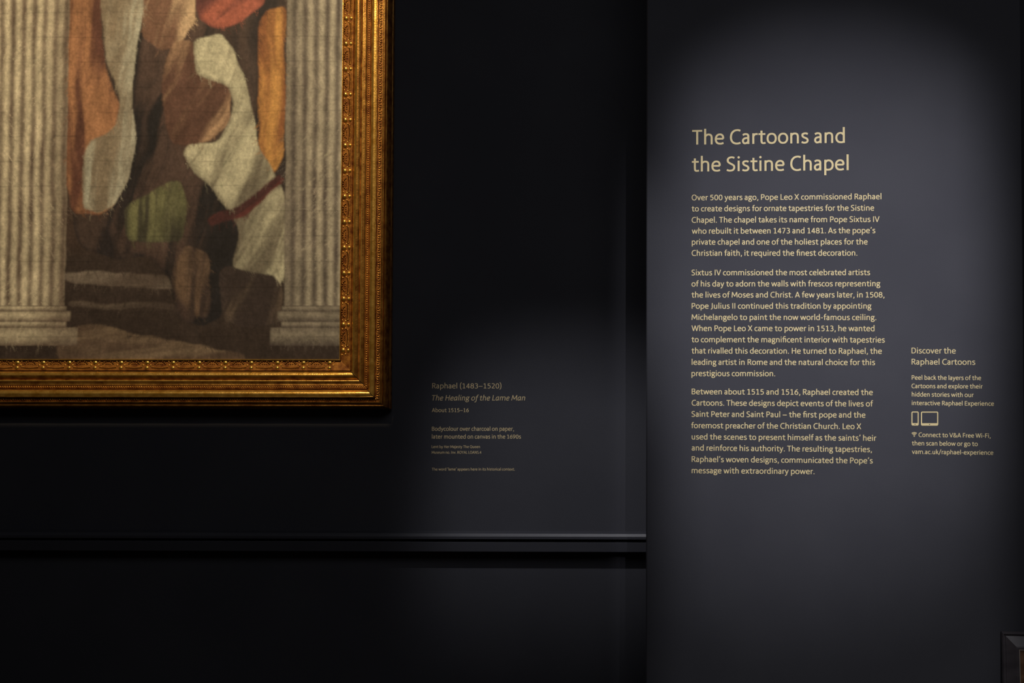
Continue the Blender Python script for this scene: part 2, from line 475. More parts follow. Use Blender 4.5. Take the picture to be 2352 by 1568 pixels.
block('side_heading', 'small gold two-line heading at the right of the panel, above the side note', 'heading', [
    ('Discover the', (2093.6, 811.2), (2195.3, 811.6)),
    ('Raphael Cartoons', (2093.8, 836.8), (2240.1, 837.5))], 13.0, PIER, 100)
block('side_note', 'small gold four-line note above the phone and tablet pictograms', 'note', [
    ('Peel back the layers of the', (2094.0, 871.6), (2253.6, 872.6)),
    ('Cartoons and explore their', (2093.6, 891.0), (2257.0, 892.0)),
    ('hidden stories with our', (2094.2, 910.1), (2236.3, 911.6)),
    ('interactive Raphael Experience', (2094.2, 929.9), (2283.1, 931.6))], 10.0, PIER, 108)
wifi_note = block('connection_note', 'small gold three-line note with a wireless symbol, below the pictograms', 'note', [
    ('Connect to V&A Free Wi-Fi,', (2110.0, 1003.0), (2275.3, 1005.3)),
    ('then scan below or go to', (2094.6, 1022.3), (2245.8, 1024.0)),
    ('vam.ac.uk/raphael-experience', (2094.6, 1041.9), (2281.6, 1044.2))], 10.0, PIER, 108)


def on_pier(name, pts2, faces, parent=None, z=0.0003):
    """flat vinyl shape given in photo pixels, laid on the pier"""
    P = [at(x, y, PIER, z) for x, y in pts2]
    A = parent.location if parent is not None else P[0]
    me = bpy.data.meshes.new(name)
    me.from_pydata([tuple(p - A) for p in P], [], faces)
    o = link(name, me, M_TEXT, parent)
    if parent is None: o.location = A
    return o


def rrect(x0, y0, x1, y1, r, k=4):
    out = []
    for cx, cy, a0 in ((x1 - r, y1 - r, 0), (x0 + r, y1 - r, 90), (x0 + r, y0 + r, 180), (x1 - r, y0 + r, 270)):
        for i in range(k + 1):
            a = math.radians(a0 + 90 * i / k)
            out.append((cx + r * math.cos(a), cy + r * math.sin(a)))
    return out


def device(name, label, x0, y0, x1, y1, side, foot, bx, br):
    """rounded outline with an open screen and a small round button hole"""
    outer = rrect(x0, y0, x1, y1, 3.0)
    inner = rrect(x0 + side, y0 + side, x1 - side, y1 - foot, 0.8)
    n = len(outer)
    fs = [(i, (i + 1) % n, n + (i + 1) % n, n + i) for i in range(n)]
    o = on_pier(name, outer + inner, fs)
    o['label'] = label; o['category'] = 'pictogram'; o['group'] = 'device pictograms on the panel'
    k = 10
    c = [(bx + br * math.cos(2 * math.pi * i / k), y1 - foot / 2 + br * math.sin(2 * math.pi * i / k)) for i in range(k)]
    P = [at(x, y, PIER, 0.0004) for x, y in c]
    me = bpy.data.meshes.new('button')
    me.from_pydata([tuple(p - o.location) for p in P], [], [tuple(range(k))])
    link('button', me, M_WALL, o)
    return o


device('phone_pictogram', 'gold outline of an upright phone, left of the tablet outline', 2093.4, 944.6, 2110.2, 977.0, 2.5, 5.6, 2101.8, 1.1)
device('tablet_pictogram', 'gold outline of a wide tablet, right of the phone outline', 2115.3, 944.8, 2155.0, 977.2, 2.5, 5.6, 2135.2, 1.2)
# wireless symbol: three arcs over a dot, part of the connection note
wv, wf = [], []
cx, cy = 2099.9, 1001.2
for r0, r1 in ((2.4, 4.0), (5.0, 6.6), (7.6, 9.3)):
    b = len(wv); k = 10
    for i in range(k + 1):
        a = math.radians(-90 - 44 + 88 * i / k)
        wv += [(cx + r0 * math.cos(a), cy + r0 * math.sin(a)), (cx + r1 * math.cos(a), cy + r1 * math.sin(a))]
    for i in range(k):
        wf.append((b + 2 * i, b + 2 * i + 2, b + 2 * i + 3, b + 2 * i + 1))
b = len(wv)
for i in range(10):
    wv.append((cx + 1.5 * math.cos(2 * math.pi * i / 10), cy + 0.2 + 1.5 * math.sin(2 * math.pi * i / 10)))
wf.append(tuple(range(b, b + 10)))
on_pier('wireless_symbol', wv, wf, wifi_note)

# caption beside the frame, on the back wall
cap = thing('wall_caption', 'gold artist and title caption on dark wall right of the gilt frame', 'caption', at(992.6, 891.7, WALL, 0.0003))
set_line('text_line', 'Raphael (1483–1520)', (992.6, 891.7), (1151.6, 891.8), 12.1, WALL, cap, 92)
set_line('text_line', 'The Healing of the Lame Man', (992.4, 919.4), (1206.4, 919.3), 12.2, WALL, cap, 92, slant=0.19, alt=ITALIC)
set_line('text_line', 'About 1515–16', (991.9, 946.0), (1076.8, 946.0), 8.9, WALL, cap, 106)
c2 = thing('wall_caption', 'smaller gold caption on materials and loan, under the title caption', 'caption', at(991.9, 989.0, WALL, 0.0003))
set_line('text_line', 'Bodycolour over charcoal on paper,', (991.9, 989.0), (1180.4, 989.0), 9.3, WALL, c2, 106)
set_line('text_line', 'later mounted on canvas in the 1690s', (991.9, 1006.9), (1196.5, 1006.9), 9.3, WALL, c2, 106)
set_line('text_line', 'Lent by Her Majesty The Queen', (991.4, 1028.6), (1102.4, 1028.6), 6.2, WALL, c2, 104)
set_line('text_line', 'Museum no. Inv. ROYAL LOANS.4', (991.4, 1041.5), (1105.4, 1041.5), 6.2, WALL, c2, 104)
c3 = thing('wall_caption', 'single lowest line of tiny gold lettering on the dark wall, above the rail', 'caption', at(991.9, 1080.1, WALL, 0.0003))
set_line('text_line', 'The word ‘lame’ appears here in its historical context.', (991.7, 1080.1), (1182.4, 1080.1), 6.1, WALL, c3, 104)
# ------------------------------------------------------------------ the framed painting
S = 0.00175                                   # metres per photo pixel at the painting
O = at(779.6, 824.5, WALL, 0.050)             # lower right corner of the canvas
EX = V((1, -WALL[1], 0)).normalized()         # to the right along the wall
EN = V((-WALL[1], -1, 0)).normalized()        # out of the wall
PW, PH = 1600 * S, 1444 * S
pic = thing('framed_painting', 'large old painting in warm browns and creams in a wide carved gilt frame', 'painting', O)


def fp(x, z, v):
    """point by metres from the lower right canvas corner; v = proud of the wall"""
    return EX * x + V((0, 0, z)) + EN * (v - 0.050)


# --- canvas: a loose, brushy colour field (pigment per vertex)
rng = np.random.default_rng(11)
GS = 2.0
GX0, GY0 = -822.0, -622.0
nx, ny = int(1606 / GS) + 1, int(1450 / GS) + 1
gx = GX0 + GS * np.arange(nx); gy = GY0 + GS * np.arange(ny)
XX, YY = np.meshgrid(gx, gy)


def vnoise(sx, sy=None, seed=0):
    sy = sy or sx
    r = np.random.default_rng(seed)
    L = r.random((int(1500 / sy) + 4, int(1700 / sx) + 4))
    fx = (XX - GX0) / sx; fy = (YY - GY0) / sy
    ix = fx.astype(int); iy = fy.astype(int)
    tx = fx - ix; ty = fy - iy
    tx = tx * tx * (3 - 2 * tx); ty = ty * ty * (3 - 2 * ty)
    return (L[iy, ix] * (1 - tx) * (1 - ty) + L[iy, ix + 1] * tx * (1 - ty) + L[iy + 1, ix] * (1 - tx) * ty + L[iy + 1, ix + 1] * tx * ty)


def fbm(s, seed, sy=None, o=4):
    out = 0; a = 1; t = 0
    for k in range(o):
        out = out + a * vnoise(max(4, s / 2 ** k), max(4, (sy or s) / 2 ** k), seed + k); t += a; a *= 0.55
    return out / t


WX = XX + 30 * (fbm(150, 1, None, 2) - .5) * 2 + 5 * (fbm(30, 5, 60, 2) - .5)
WY = YY + 50 * (fbm(150, 9, None, 2) - .5) * 2


def sm(t):
    t = np.clip(t, 0, 1)
    return t * t * (3 - 2 * t)


def s2l(c):
    c = np.array(c, float) / 255
    return np.where(c < 0.04045, c / 12.92, ((c + 0.055) / 1.055) ** 2.4)


LIGHT = np.array([0.78, 0.60, 0.40])


def pig(*c):
    return s2l(c) / LIGHT


img = np.ones((ny, nx, 3)) * pig(66, 47, 34)


def put(mask, c):
    global img
    img = img * (1 - mask[..., None]) + pig(*c) * mask[..., None]


def band(x0, x1, y0, y1, sx=18, sy=22, lean=0.0):
    a = WX - lean * (WY - 400)
    return sm((a - x0) / sx + .5) * sm((x1 - a) / sx + .5) * sm((WY - y0) / sy + .5) * sm((y1 - WY) / sy + .5)


def blob(cx, cy, rx, ry, rot=0.0, soft=0.35):
    c, s = math.cos(math.radians(rot)), math.sin(math.radians(rot))
    dx, dy = WX - cx, WY - cy
    q = np.hypot((dx * c + dy * s) / rx, (-dx * s + dy * c) / ry)
    return sm((1 - q) / soft + .5)


AXW = XX + 9 * (fbm(60, 41, 90, 2) - .5) * 2
AYW = YY + 9 * (fbm(60, 45, 60, 2) - .5) * 2


def inside(poly, blur=2):
    m = np.zeros(XX.shape, bool)
    n = len(poly)
    for i in range(n):
        (x0, y0), (x1, y1) = poly[i], poly[(i + 1) % n]
        if y0 == y1: continue
        c = ((AYW < y0) != (AYW < y1)) & (AXW < x0 + (AYW - y0) * (x1 - x0) / (y1 - y0))
        m ^= c
    m = m.astype(float)
    for _ in range(blur):
        m = (m + np.roll(m, 1, 0) + np.roll(m, -1, 0) + np.roll(m, 1, 1) + np.roll(m, -1, 1)) / 5
    return m


def round_off(poly, k=3):
    """corner cutting, for soft hems"""
    for _ in range(k):
        q = []
        for i in range(len(poly)):
            (x0, y0), (x1, y1) = poly[i], poly[(i + 1) % len(poly)]
            q += [(x0 * .86 + x1 * .14, y0 * .86 + y1 * .14), (x0 * .14 + x1 * .86, y0 * .14 + y1 * .86)]
        poly = q
    return poly


def vn(x, y, seed):
    r = np.random.default_rng(seed)
    L = r.random((256, 256))
    ix = np.floor(x).astype(int); iy = np.floor(y).astype(int)
    tx = x - ix; ty = y - iy
    tx = tx * tx * (3 - 2 * tx); ty = ty * ty * (3 - 2 * ty)
    a_, b_, c_, d_ = L[iy % 256, ix % 256], L[iy % 256, (ix + 1) % 256], L[(iy + 1) % 256, ix % 256], L[(iy + 1) % 256, (ix + 1) % 256]
    return (a_ * (1 - tx) + b_ * tx) * (1 - ty) + (c_ * (1 - tx) + d_ * tx) * ty


FW = 26 * (fbm(110, 141, 160, 2) - .5) * 2


def cloth(poly, light, dark, period=34, ang=88, seed=5, bias=0.0):
    """a plain hanging cloth: two pigments in irregular folds running along 'ang'"""
    global img
    m = inside(round_off(poly))
    a = math.radians(ang)
    u = (XX + FW) * math.sin(a) + YY * math.cos(a)
    v = YY * math.sin(a) - XX * math.cos(a)
    f = .62 * vn(u / period + 50, v / 300 + 9, seed) + .38 * vn(u / (period * .45) + 50, v / 210 + 9, seed + 1) + .16 * (vn(u / 7 + 90, v / 60 + 20, seed + 2) - .5)
    crease = np.abs(vn(u / (period * .8) + 20, v / 340 + 4, seed + 7) - .5)
    f = sm((f - .5) * 2.5 + .5 + bias * .6) * (.72 + .28 * sm(crease / .05))
    edge = inside(round_off([(x + 6, y - 4) for x, y in poly]), 6)
    f = (f * (.45 + .55 * edge))[..., None]
    col = pig(*light) * f + pig(*dark) * (1 - f)
    img = img * (1 - m[..., None]) + col * m[..., None]


def column(x0, x1, light, dark, pitch, ytop, ybase, shade):
    """a plain fluted column on a round moulded base"""
    global img
    x_ = AXW * .3 + XX * .7
    m = sm((x_ - x0) / 6 + .5) * sm((x1 - x_) / 6 + .5) * sm((ybase - YY) / 5 + .5)
    u = (x_ - x0) / (x1 - x0)
    f = 0.62 + 0.42 * np.sin(2 * math.pi * (x_ - x0) / pitch) + 0.5 * (fbm(40, 51, 80, 3) - .5)
    f = np.clip(f, 0, 1) * (1 - shade * sm((u - .62) / .38) - (0.55 * sm((.45 - u) / .45) if shade < .3 else 0))
    f = np.clip(f, 0, 1)[..., None]
    img = img * (1 - m[..., None]) + (pig(*light) * f + pig(*dark) * (1 - f)) * m[..., None]
    for yy0, yy1, grow in ((ybase, ybase + 12, 4), (ybase + 12, ybase + 36, 14), (ybase + 36, ybase + 50, 4), (ybase + 50, ybase + 92, 30)):
        mm = sm((x_ - x0 + grow) / 8 + .5) * sm((x1 + grow - x_) / 8 + .5) * sm((YY - yy0) / 3 + .5) * sm((yy1 - YY) / 3 + .5)
        v = (YY - yy0) / (yy1 - yy0)
        f = np.clip(1.05 - 1.5 * np.abs(v - .35) + 0.5 * (fbm(26, 71, 18, 3) - .5), 0, 1)
        f = (f * (1 - shade * sm((u - .5) / .5)) * (.5 if shade < .3 else .85))[..., None]
        img = img * (1 - mm[..., None]) + (pig(*light) * f + pig(*dark) * (1 - f)) * mm[..., None]


CL, CD = (190, 163, 120), (92, 70, 52)
# beyond the left and upper edge of the picture's visible corner: more of the same
cloth([(-360, -700), (-40, -700), (-60, 300), (-140, 560), (-330, 520)], (128, 96, 62), (58, 42, 32), 60, 84, 15)
cloth([(-700, -700), (-600, -700), (-520, 100), (-600, 600), (-760, 560)], (150, 128, 90), (70, 52, 38), 50, 80, 19)
cloth([(150, -700), (640, -700), (660, -180), (400, -60), (160, -120)], (122, 92, 62), (60, 44, 34), 70, 76, 23)
# floor and steps
put(sm((WY - 560) / 80 + .5) * 1.0, (54, 40, 30))
cloth([(140, 622), (420, 634), (420, 664), (140, 652)], (112, 92, 70), (82, 64, 48), 60, 8, 61)
cloth([(150, 690), (420, 698), (420, 712), (150, 704)], (88, 70, 52), (66, 50, 38), 60, 8, 62)
cloth([(120, 758), (210, 742), (420, 786), (560, 812), (560, 840), (120, 840)], (118, 92, 64), (84, 62, 44), 46, 6, 63)
# hanging cloths
cloth([(140, -700), (700, -700), (700, 560), (610, 600), (470, 560), (300, 600), (140, 560)], (66, 48, 36), (40, 31, 26), 44, 88, 101, -.1)
cloth([(136, -120), (222, -120), (214, 60), (236, 190), (282, 280), (262, 470), (214, 500), (136, 486)], (150, 98, 60), (88, 52, 36), 36, 88, 31)
cloth([(206, -120), (345, -120), (318, 20), (296, 120), (286, 240), (302, 330), (284, 420), (256, 474), (214, 494), (178, 480), (184, 330), (246, 290), (262, 230), (224, 120)], (166, 150, 116), (120, 98, 70), 50, 80, 33, .18)
cloth([(318, 60), (430, -20), (470, 60), (430, 210), (470, 330), (560, 420), (584, 560), (540, 690), (470, 744), (404, 732), (380, 640), (330, 590), (262, 580), (240, 520), (286, 420), (304, 330), (288, 230)], (74, 53, 40), (34, 28, 24), 40, 76, 37, -.04)
cloth([(282, 470), (400, 400), (424, 470), (412, 552), (340, 560), (282, 552)], (104, 94, 56), (58, 50, 34), 24, 88, 39)
cloth([(318, -120), (426, -120), (436, 40), (400, 96), (352, 108), (312, 70)], (172, 134, 92), (104, 70, 48), 40, 70, 43)
cloth([(372, 84), (430, 90), (470, 170), (522, 190), (520, 280), (478, 318), (420, 340), (378, 320), (360, 220)], (164, 122, 82), (84, 54, 38), 46, 56, 47)
cloth([(430, -120), (612, -120), (596, 0), (548, 44), (490, 60), (436, 36)], (148, 76, 52), (80, 42, 34), 40, 40, 53, .1)
cloth([(590, 14), (652, 0), (646, 120), (658, 260), (646, 350), (622, 396), (592, 380), (584, 230)], (176, 118, 56), (122, 70, 36), 34, 90, 59, .15)
cloth([(430, 92), (486, 66), (530, 110), (560, 220), (592, 350), (650, 440), (664, 540), (652, 640), (600, 676), (530, 640), (550, 520), (490, 440), (404, 356), (424, 330), (500, 322), (530, 240), (514, 190), (440, 168)], (176, 156, 114), (104, 88, 64), 50, 66, 67, .16)
cloth([(470, 500), (560, 462), (632, 396), (650, 412), (574, 482), (482, 518)], (92, 44, 34), (66, 34, 28), 20, 40, 68)
cloth([(374, 640), (420, 560), (480, 590), (474, 730), (430, 720)], (104, 76, 52), (60, 44, 34), 30, 80, 69)
cloth([(500, 610), (640, 640), (652, 740), (560, 760), (500, 730)], (100, 78, 56), (56, 42, 33), 50, 70, 73)
column(-60, 140, CL, CD, 25, -700, 702, .62)
column(-560, -390, CL, CD, 25, -700, 702, .62)
column(650, 860, (160, 138, 104), (72, 57, 45), 25, -700, 702, .1)
for s_, k_, amp in ((70, 31, .16), (22, 47, .22), (9, 61, .22)):
    f = (fbm(s_, k_, s_ * 1.3, 3) - .5) * 2
    img *= (1 + f * amp)[..., None]
# brush strokes
ang = 1.57 + (fbm(190, 77, None, 2) - .5) * 2.6
for k in range(20000):
    px_, py2 = rng.uniform(-800, 784), rng.uniform(-600, 826)
    if (px_ < -20 or py2 < -20) and rng.random() < .55: continue
    L_, wd = rng.uniform(6, 28), rng.uniform(1.6, 4.2)
    i, j = int((py2 - GY0) / GS), int((px_ - GX0) / GS)
    if i < 0 or j < 0 or i >= ny or j >= nx: continue
    c = img[i, j] * rng.uniform(.74, 1.26) * (1 + rng.normal(0, .02, 3))
    a = ang[i, j] + rng.normal(0, .25)
    bend = rng.normal(0, .02)
    n_ = max(3, int(L_ / 4)); R = int(wd / GS) + 1
    x_, y_ = px_, py2
    for q in range(n_):
        a += bend; x_ += 4 * math.cos(a); y_ += 4 * math.sin(a)
        ii, jj = int((y_ - GY0) / GS), int((x_ - GX0) / GS)
        if ii < R or jj < R or ii >= ny - R or jj >= nx - R: break
        al = .5 * (1 - abs(q / n_ - .45) * 1.4)
        if al <= 0: continue
        sub = img[ii - R:ii + R + 1, jj - R:jj + R + 1]
        dd = np.hypot(*np.mgrid[-R:R + 1, -R:R + 1]) * GS
        mk = np.clip(1.3 - dd / wd * 1.6, 0, 1)[..., None] * al
        sub[:] = sub * (1 - mk) + c * mk
# weave and sheet joints
img *= (1 + .10 * (vnoise(3.1, 14, 91) - .5) + .10 * (vnoise(16, 3.1, 93) - .5))[..., None]
for k, yj in enumerate(range(-560, 820, 58)):
    dj = np.abs(YY - yj - 3 * (vnoise(150, 900, 200 + k) - .5) * 2)
    img *= (1 - .20 * np.clip(1.3 - dj / 1.6, 0, 1) * (vnoise(60, 900, 300 + k) > .45))[..., None]
img = np.clip(img, 0.004, 0.85)

ax = np.concatenate([np.arange(-820, -40, 8.0), np.arange(-40, 780.1, 2.0)])
ay = np.concatenate([np.arange(-620, -40, 8.0), np.arange(-40, 826.1, 2.0)])
JX = np.clip(((ax - GX0) / GS).round().astype(int), 0, nx - 1)
JY = np.clip(((ay - GY0) / GS).round().astype(int), 0, ny - 1)
colr = img[np.ix_(JY, JX)]
AX, AY = np.meshgrid(ax, ay)
wav = 0.0008 * (vnoise(170, 230, 401)[np.ix_(JY, JX)] - .5) + 0.0004 * (vnoise(14, 60, 402)[np.ix_(JY, JX)] - .5)
lx = (AX - 779.6) * S; lz = (824.5 - AY) * S
vv = 0.0 + wav
vs = np.stack([lx * EX.x + vv * EN.x, lx * EX.y + vv * EN.y, lz], -1).reshape(-1, 3)
nxx, nyy = len(ax), len(ay)
idx = np.arange(nxx * nyy).reshape(nyy, nxx)
fs = np.stack([idx[:-1, :-1], idx[1:, :-1], idx[1:, 1:], idx[:-1, 1:]], -1).reshape(-1, 4)
me = bpy.data.meshes.new('canvas')
me.vertices.add(len(vs)); me.vertices.foreach_set('co', vs.ravel())
me.loops.add(fs.size); me.loops.foreach_set('vertex_index', fs.ravel())
me.polygons.add(len(fs)); me.polygons.foreach_set('loop_start', np.arange(0, fs.size, 4)); me.polygons.foreach_set('loop_total', np.full(len(fs), 4))
me.update(); me.validate()
ca = me.color_attributes.new('pigment', 'FLOAT_COLOR', 'POINT')
ca.data.foreach_set('color', np.concatenate([colr.reshape(-1, 3), np.ones((len(vs), 1))], 1).ravel().astype(np.float32))
M_CANVAS, N_, L_, b_ = mat('painted_paper', rough=0.62, spec=0.3)
an = N_.new('ShaderNodeVertexColor'); an.layer_name = 'pigment'
nz = N_.new('ShaderNodeTexNoise'); nz.inputs['Scale'].default_value = 90; nz.inputs['Detail'].default_value = 6
rp = N_.new('ShaderNodeMapRange'); rp.inputs['From Min'].default_value = .3; rp.inputs['From Max'].default_value = .7
rp.inputs['To Min'].default_value = .84; rp.inputs['To Max'].default_value = 1.12
tc_ = N_.new('ShaderNodeTexCoord'); L_.new(tc_.outputs['Object'], nz.inputs['Vector']); L_.new(nz.outputs[0], rp.inputs[0])
vm = N_.new('ShaderNodeVectorMath'); vm.operation = 'SCALE'
L_.new(an.outputs[0], vm.inputs[0]); L_.new(rp.outputs[0], vm.inputs['Scale']); L_.new(vm.outputs[0], b_.inputs['Base Color'])
bp_ = N_.new('ShaderNodeBump'); bp_.inputs['Strength'].default_value = .15; bp_.inputs['Distance'].default_value = .002
L_.new(nz.outputs[0], bp_.inputs['Height']); L_.new(bp_.outputs[0], b_.inputs['Normal'])
cv = link('canvas', me, M_CANVAS, pic, True)
cv['label'] = 'brushy painted sheet in cream, brown, ochre and dull red'

# --- carved gilt frame: (pixels out from the canvas edge, mm proud of the wall, finish)
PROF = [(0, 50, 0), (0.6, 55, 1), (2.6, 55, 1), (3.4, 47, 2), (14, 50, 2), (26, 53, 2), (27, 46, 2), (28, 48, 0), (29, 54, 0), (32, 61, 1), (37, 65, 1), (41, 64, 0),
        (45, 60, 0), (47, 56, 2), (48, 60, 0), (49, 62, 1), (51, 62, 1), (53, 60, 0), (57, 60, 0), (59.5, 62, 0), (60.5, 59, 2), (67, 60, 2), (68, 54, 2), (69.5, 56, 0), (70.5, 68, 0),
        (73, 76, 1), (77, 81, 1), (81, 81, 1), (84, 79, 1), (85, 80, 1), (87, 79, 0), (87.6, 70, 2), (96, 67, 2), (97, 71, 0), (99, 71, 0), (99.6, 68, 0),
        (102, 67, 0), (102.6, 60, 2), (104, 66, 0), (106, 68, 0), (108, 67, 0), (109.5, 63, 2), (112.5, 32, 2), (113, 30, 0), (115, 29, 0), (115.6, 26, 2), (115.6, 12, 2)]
BACK = [(10, 12)]
m_rail = None


def side_axes(side):
    """corner-to-corner run, outward direction and inner length of each rail"""
    if side == 'bottom': return (-PW, 0.0), (1, 0), (0, -1), PW
    if side == 'right': return (0.0, 0.0), (0, 1), (1, 0), PH
    if side == 'top': return (0.0, PH), (-1, 0), (0, 1), PW
    return (-PW, PH), (0, -1), (-1, 0), PH


def rail(side):
    (sx_, sz_), (rx_, rz_), (ox, oz), ln_ = side_axes(side)
    prof = [(u, v, f) for u, v, f in PROF] + [(u, v, 2) for u, v in BACK]
    n = len(prof)
    verts, faces, mi = [], [], []
    K = 24
    for k in range(K + 1):
        t = k / K
        for (u, v, f) in prof:
            um = u * S
            gap = 0.0016 if 27.5 < u < 93 else 0.0002
            a = -um + gap; b = ln_ + um - gap
            r = a + (b - a) * t
            wob = 0.0004 * math.sin(r * 23 + u) if 0 < k < K else 0
            verts.append(fp(sx_ + rx_ * r + ox * um, sz_ + rz_ * r + oz * um, v / 1000 + wob))
    for k in range(K):
        for i in range(n):
            j = (i + 1) % n
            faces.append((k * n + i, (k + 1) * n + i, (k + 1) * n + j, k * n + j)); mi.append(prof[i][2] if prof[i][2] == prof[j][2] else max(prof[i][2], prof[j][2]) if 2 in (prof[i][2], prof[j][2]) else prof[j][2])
    faces.append(tuple(range(n - 1, -1, -1))); mi.append(3)
    faces.append(tuple(range(K * n, K * n + n))); mi.append(3)
    me = bpy.data.meshes.new('frame_rail')
    me.from_pydata([tuple(v) for v in verts], [], faces)
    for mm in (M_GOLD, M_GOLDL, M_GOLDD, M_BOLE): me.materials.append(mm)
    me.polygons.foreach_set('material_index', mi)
    bm = bmesh.new(); bm.from_mesh(me); bmesh.ops.recalc_face_normals(bm, faces=bm.faces)
    for e in bm.edges:
        if len(e.link_faces) == 2 and e.calc_face_angle(0) > 0.9: e.smooth = False
    bm.to_mesh(me); bm.free()
    return link('frame_rail', me, None, pic, True)


def dome(bm, cu, cr, ru, rr, h, base, nu=3, nr=8, ridge=0.0):
    """low carved dome; local x = along the rail, y = outwards, z = proud"""
    top = bm.verts.new((cr, cu, base + h))
    rings = []
    for a in range(1, nu + 1):
        ph = a / nu * math.pi / 2
        ring = []
        for k in range(nr):
            th = 2 * math.pi * k / nr
            rad = math.sin(ph) * (1 + ridge * (-1) ** k)
            ring.append(bm.verts.new((cr + rr * rad * math.cos(th), cu + ru * rad * math.sin(th), base + h * math.cos(ph) - (0.0006 if a == nu else 0))))
        rings.append(ring)
    for k in range(nr):
        bm.faces.new((top, rings[0][k], rings[0][(k + 1) % nr]))
        for a in range(nu - 1):
            bm.faces.new((rings[a][k], rings[a + 1][k], rings[a + 1][(k + 1) % nr], rings[a][(k + 1) % nr]))


bm = bmesh.new()
dome(bm, 8.8 * S, 0, 5.6 * S, 6.8 * S, 0.0070, 0.048, 3, 12, 0.05)
dome(bm, 20.4 * S, 0, 4.6 * S, 5.4 * S, 0.0052, 0.051, 3, 10, 0.05)
for q in (-1, 1):
    dome(bm, 14.2 * S, q * 8.6 * S, 2.4 * S, 3.0 * S, 0.0040, 0.049, 2, 6)
    dome(bm, 6.0 * S, q * 10.4 * S, 2.2 * S, 2.6 * S, 0.0035, 0.048, 2, 6)
me_leaf = bpy.data.meshes.new('carved_leaf'); bm.to_mesh(me_leaf); bm.free(); me_leaf.materials.append(M_GOLDL)
bm = bmesh.new()
for k in range(-3, 4):                        # arch of small lobes with a dark hollow under it
    a = math.radians(90 + k * 27)
    dome(bm, (12.0 - 7.4 * math.sin(a)) * S, 12.0 * S * math.cos(a), 2.3 * S, 3.1 * S, 0.0046, 0.048, 2, 6)
for k in range(-6, 7):                        # fanned reeds below
    dome(bm, (20.6 - 0.05 * k * k) * S, k * 3.05 * S, 4.2 * S, 1.7 * S, 0.0036, 0.0512, 2, 5)
for k in range(-1, 2):
    dome(bm, 11.5 * S, k * 4.6 * S, 2.6 * S, 1.9 * S, 0.0036, 0.0486, 2, 5)
me_fan = bpy.data.meshes.new('carved_fan'); bm.to_mesh(me_fan); bm.free(); me_fan.materials.append(M_GOLD)
for me_ in (me_leaf, me_fan): me_.polygons.foreach_set('use_smooth', [True] * len(me_.polygons))


def place(name, me, parent, side, r):
    (sx_, sz_), (rx_, rz_), (ox, oz), ln_ = side_axes(side)
    o = bpy.data.objects.new(name, me); COL.objects.link(o); o.parent = parent
    ax_ = EX * rx_ + V((0, 0, rz_)); ay_ = EX * ox + V((0, 0, oz)); az_ = EN
    if ax_.cross(ay_).dot(az_) < 0: ax_ = -ax_
    M = Matrix((ax_, ay_, az_)).transposed().to_4x4()
    M.translation = fp(sx_ + rx_ * r, sz_ + rz_ * r, 0.0)
    o.matrix_local = M
    return o


def smalls(side, parent):
    (sx_, sz_), (rx_, rz_), (ox, oz), ln_ = side_axes(side)
    for nm, cu, ru, step, rr, h, base, skew in (('pearl_row', 63.8, 2.6, 5.2, 2.5, 0.0030, 0.0590, 0.0), ('rope_row', 91.8, 3.7, 5.4, 2.9, 0.0034, 0.0682, 1.0)):
        bm = bmesh.new()
        um = cu * S
        n = int((ln_ + 2 * um) / (step * S))
        for k in range(n):
            r = -um + (k + .5) * step * S
            c = fp(sx_ + rx_ * r + ox * um, sz_ + rz_ * r + oz * um, base)
            A = (EX * rx_ + V((0, 0, rz_))) * (rr * S); B = (EX * ox + V((0, 0, oz))) * (ru * S)
            if skew:
                big = 1.0 + 0.35 * math.sin(k * 2 * math.pi / 4)
                B = B * min(1.0, big); A = A + B * (0.6 if (k // 2) % 2 else -0.6)
            top = bm.verts.new(c + EN * h)
            ring = [bm.verts.new(c + A * math.cos(t) + B * math.sin(t)) for t in (0, 1.047, 2.094, 3.1416, 4.189, 5.236)]
            mid = [bm.verts.new(c + (A * math.cos(t) + B * math.sin(t)) * .7 + EN * h * .75) for t in (0, 1.047, 2.094, 3.1416, 4.189, 5.236)]
            for q in range(6):
                bm.faces.new((top, mid[q], mid[(q + 1) % 6])); bm.faces.new((mid[q], ring[q], ring[(q + 1) % 6], mid[(q + 1) % 6]))
        bmesh.ops.recalc_face_normals(bm, faces=bm.faces)
        o = from_bm(nm, bm, M_GOLD if nm == 'pearl_row' else M_GOLD, parent, True)
        o['kind'] = 'stuff'


for side in ('bottom', 'right', 'top', 'left'):
    rl = rail(side)
    ln_ = side_axes(side)[3]
    end = 22.5 * S if side in ('bottom', 'left', 'top') else 20.0 * S
    pitch = 60.4 * S if side in ('bottom', 'top') else 59.2 * S
    k = 0
    while end + k * pitch < ln_ - 10 * S:
        rr_ = end + k * pitch
        if side in ('bottom',): rr_ = ln_ - rr_
        place('carved_leaf', me_leaf, rl, side, rr_)
        r2 = rr_ + (pitch / 2 if side != 'bottom' else -pitch / 2)
        if 20 * S < r2 < ln_ - 20 * S: place('carved_fan', me_fan, rl, side, r2)
        k += 1
    smalls(side, rl)
# backing board that holds the picture off the wall
bv = [fp(x, z, v) for v in (0.0012, 0.012) for x, z in ((-PW - .13, -.13), (.13, -.13), (.13, PH + .13), (-PW - .13, PH + .13))]
bk = pydata('backing_board', bv, [(0, 1, 2, 3), (7, 6, 5, 4), (0, 4, 5, 1), (1, 5, 6, 2), (2, 6, 7, 3), (3, 7, 4, 0)], M_BOLE, pic)

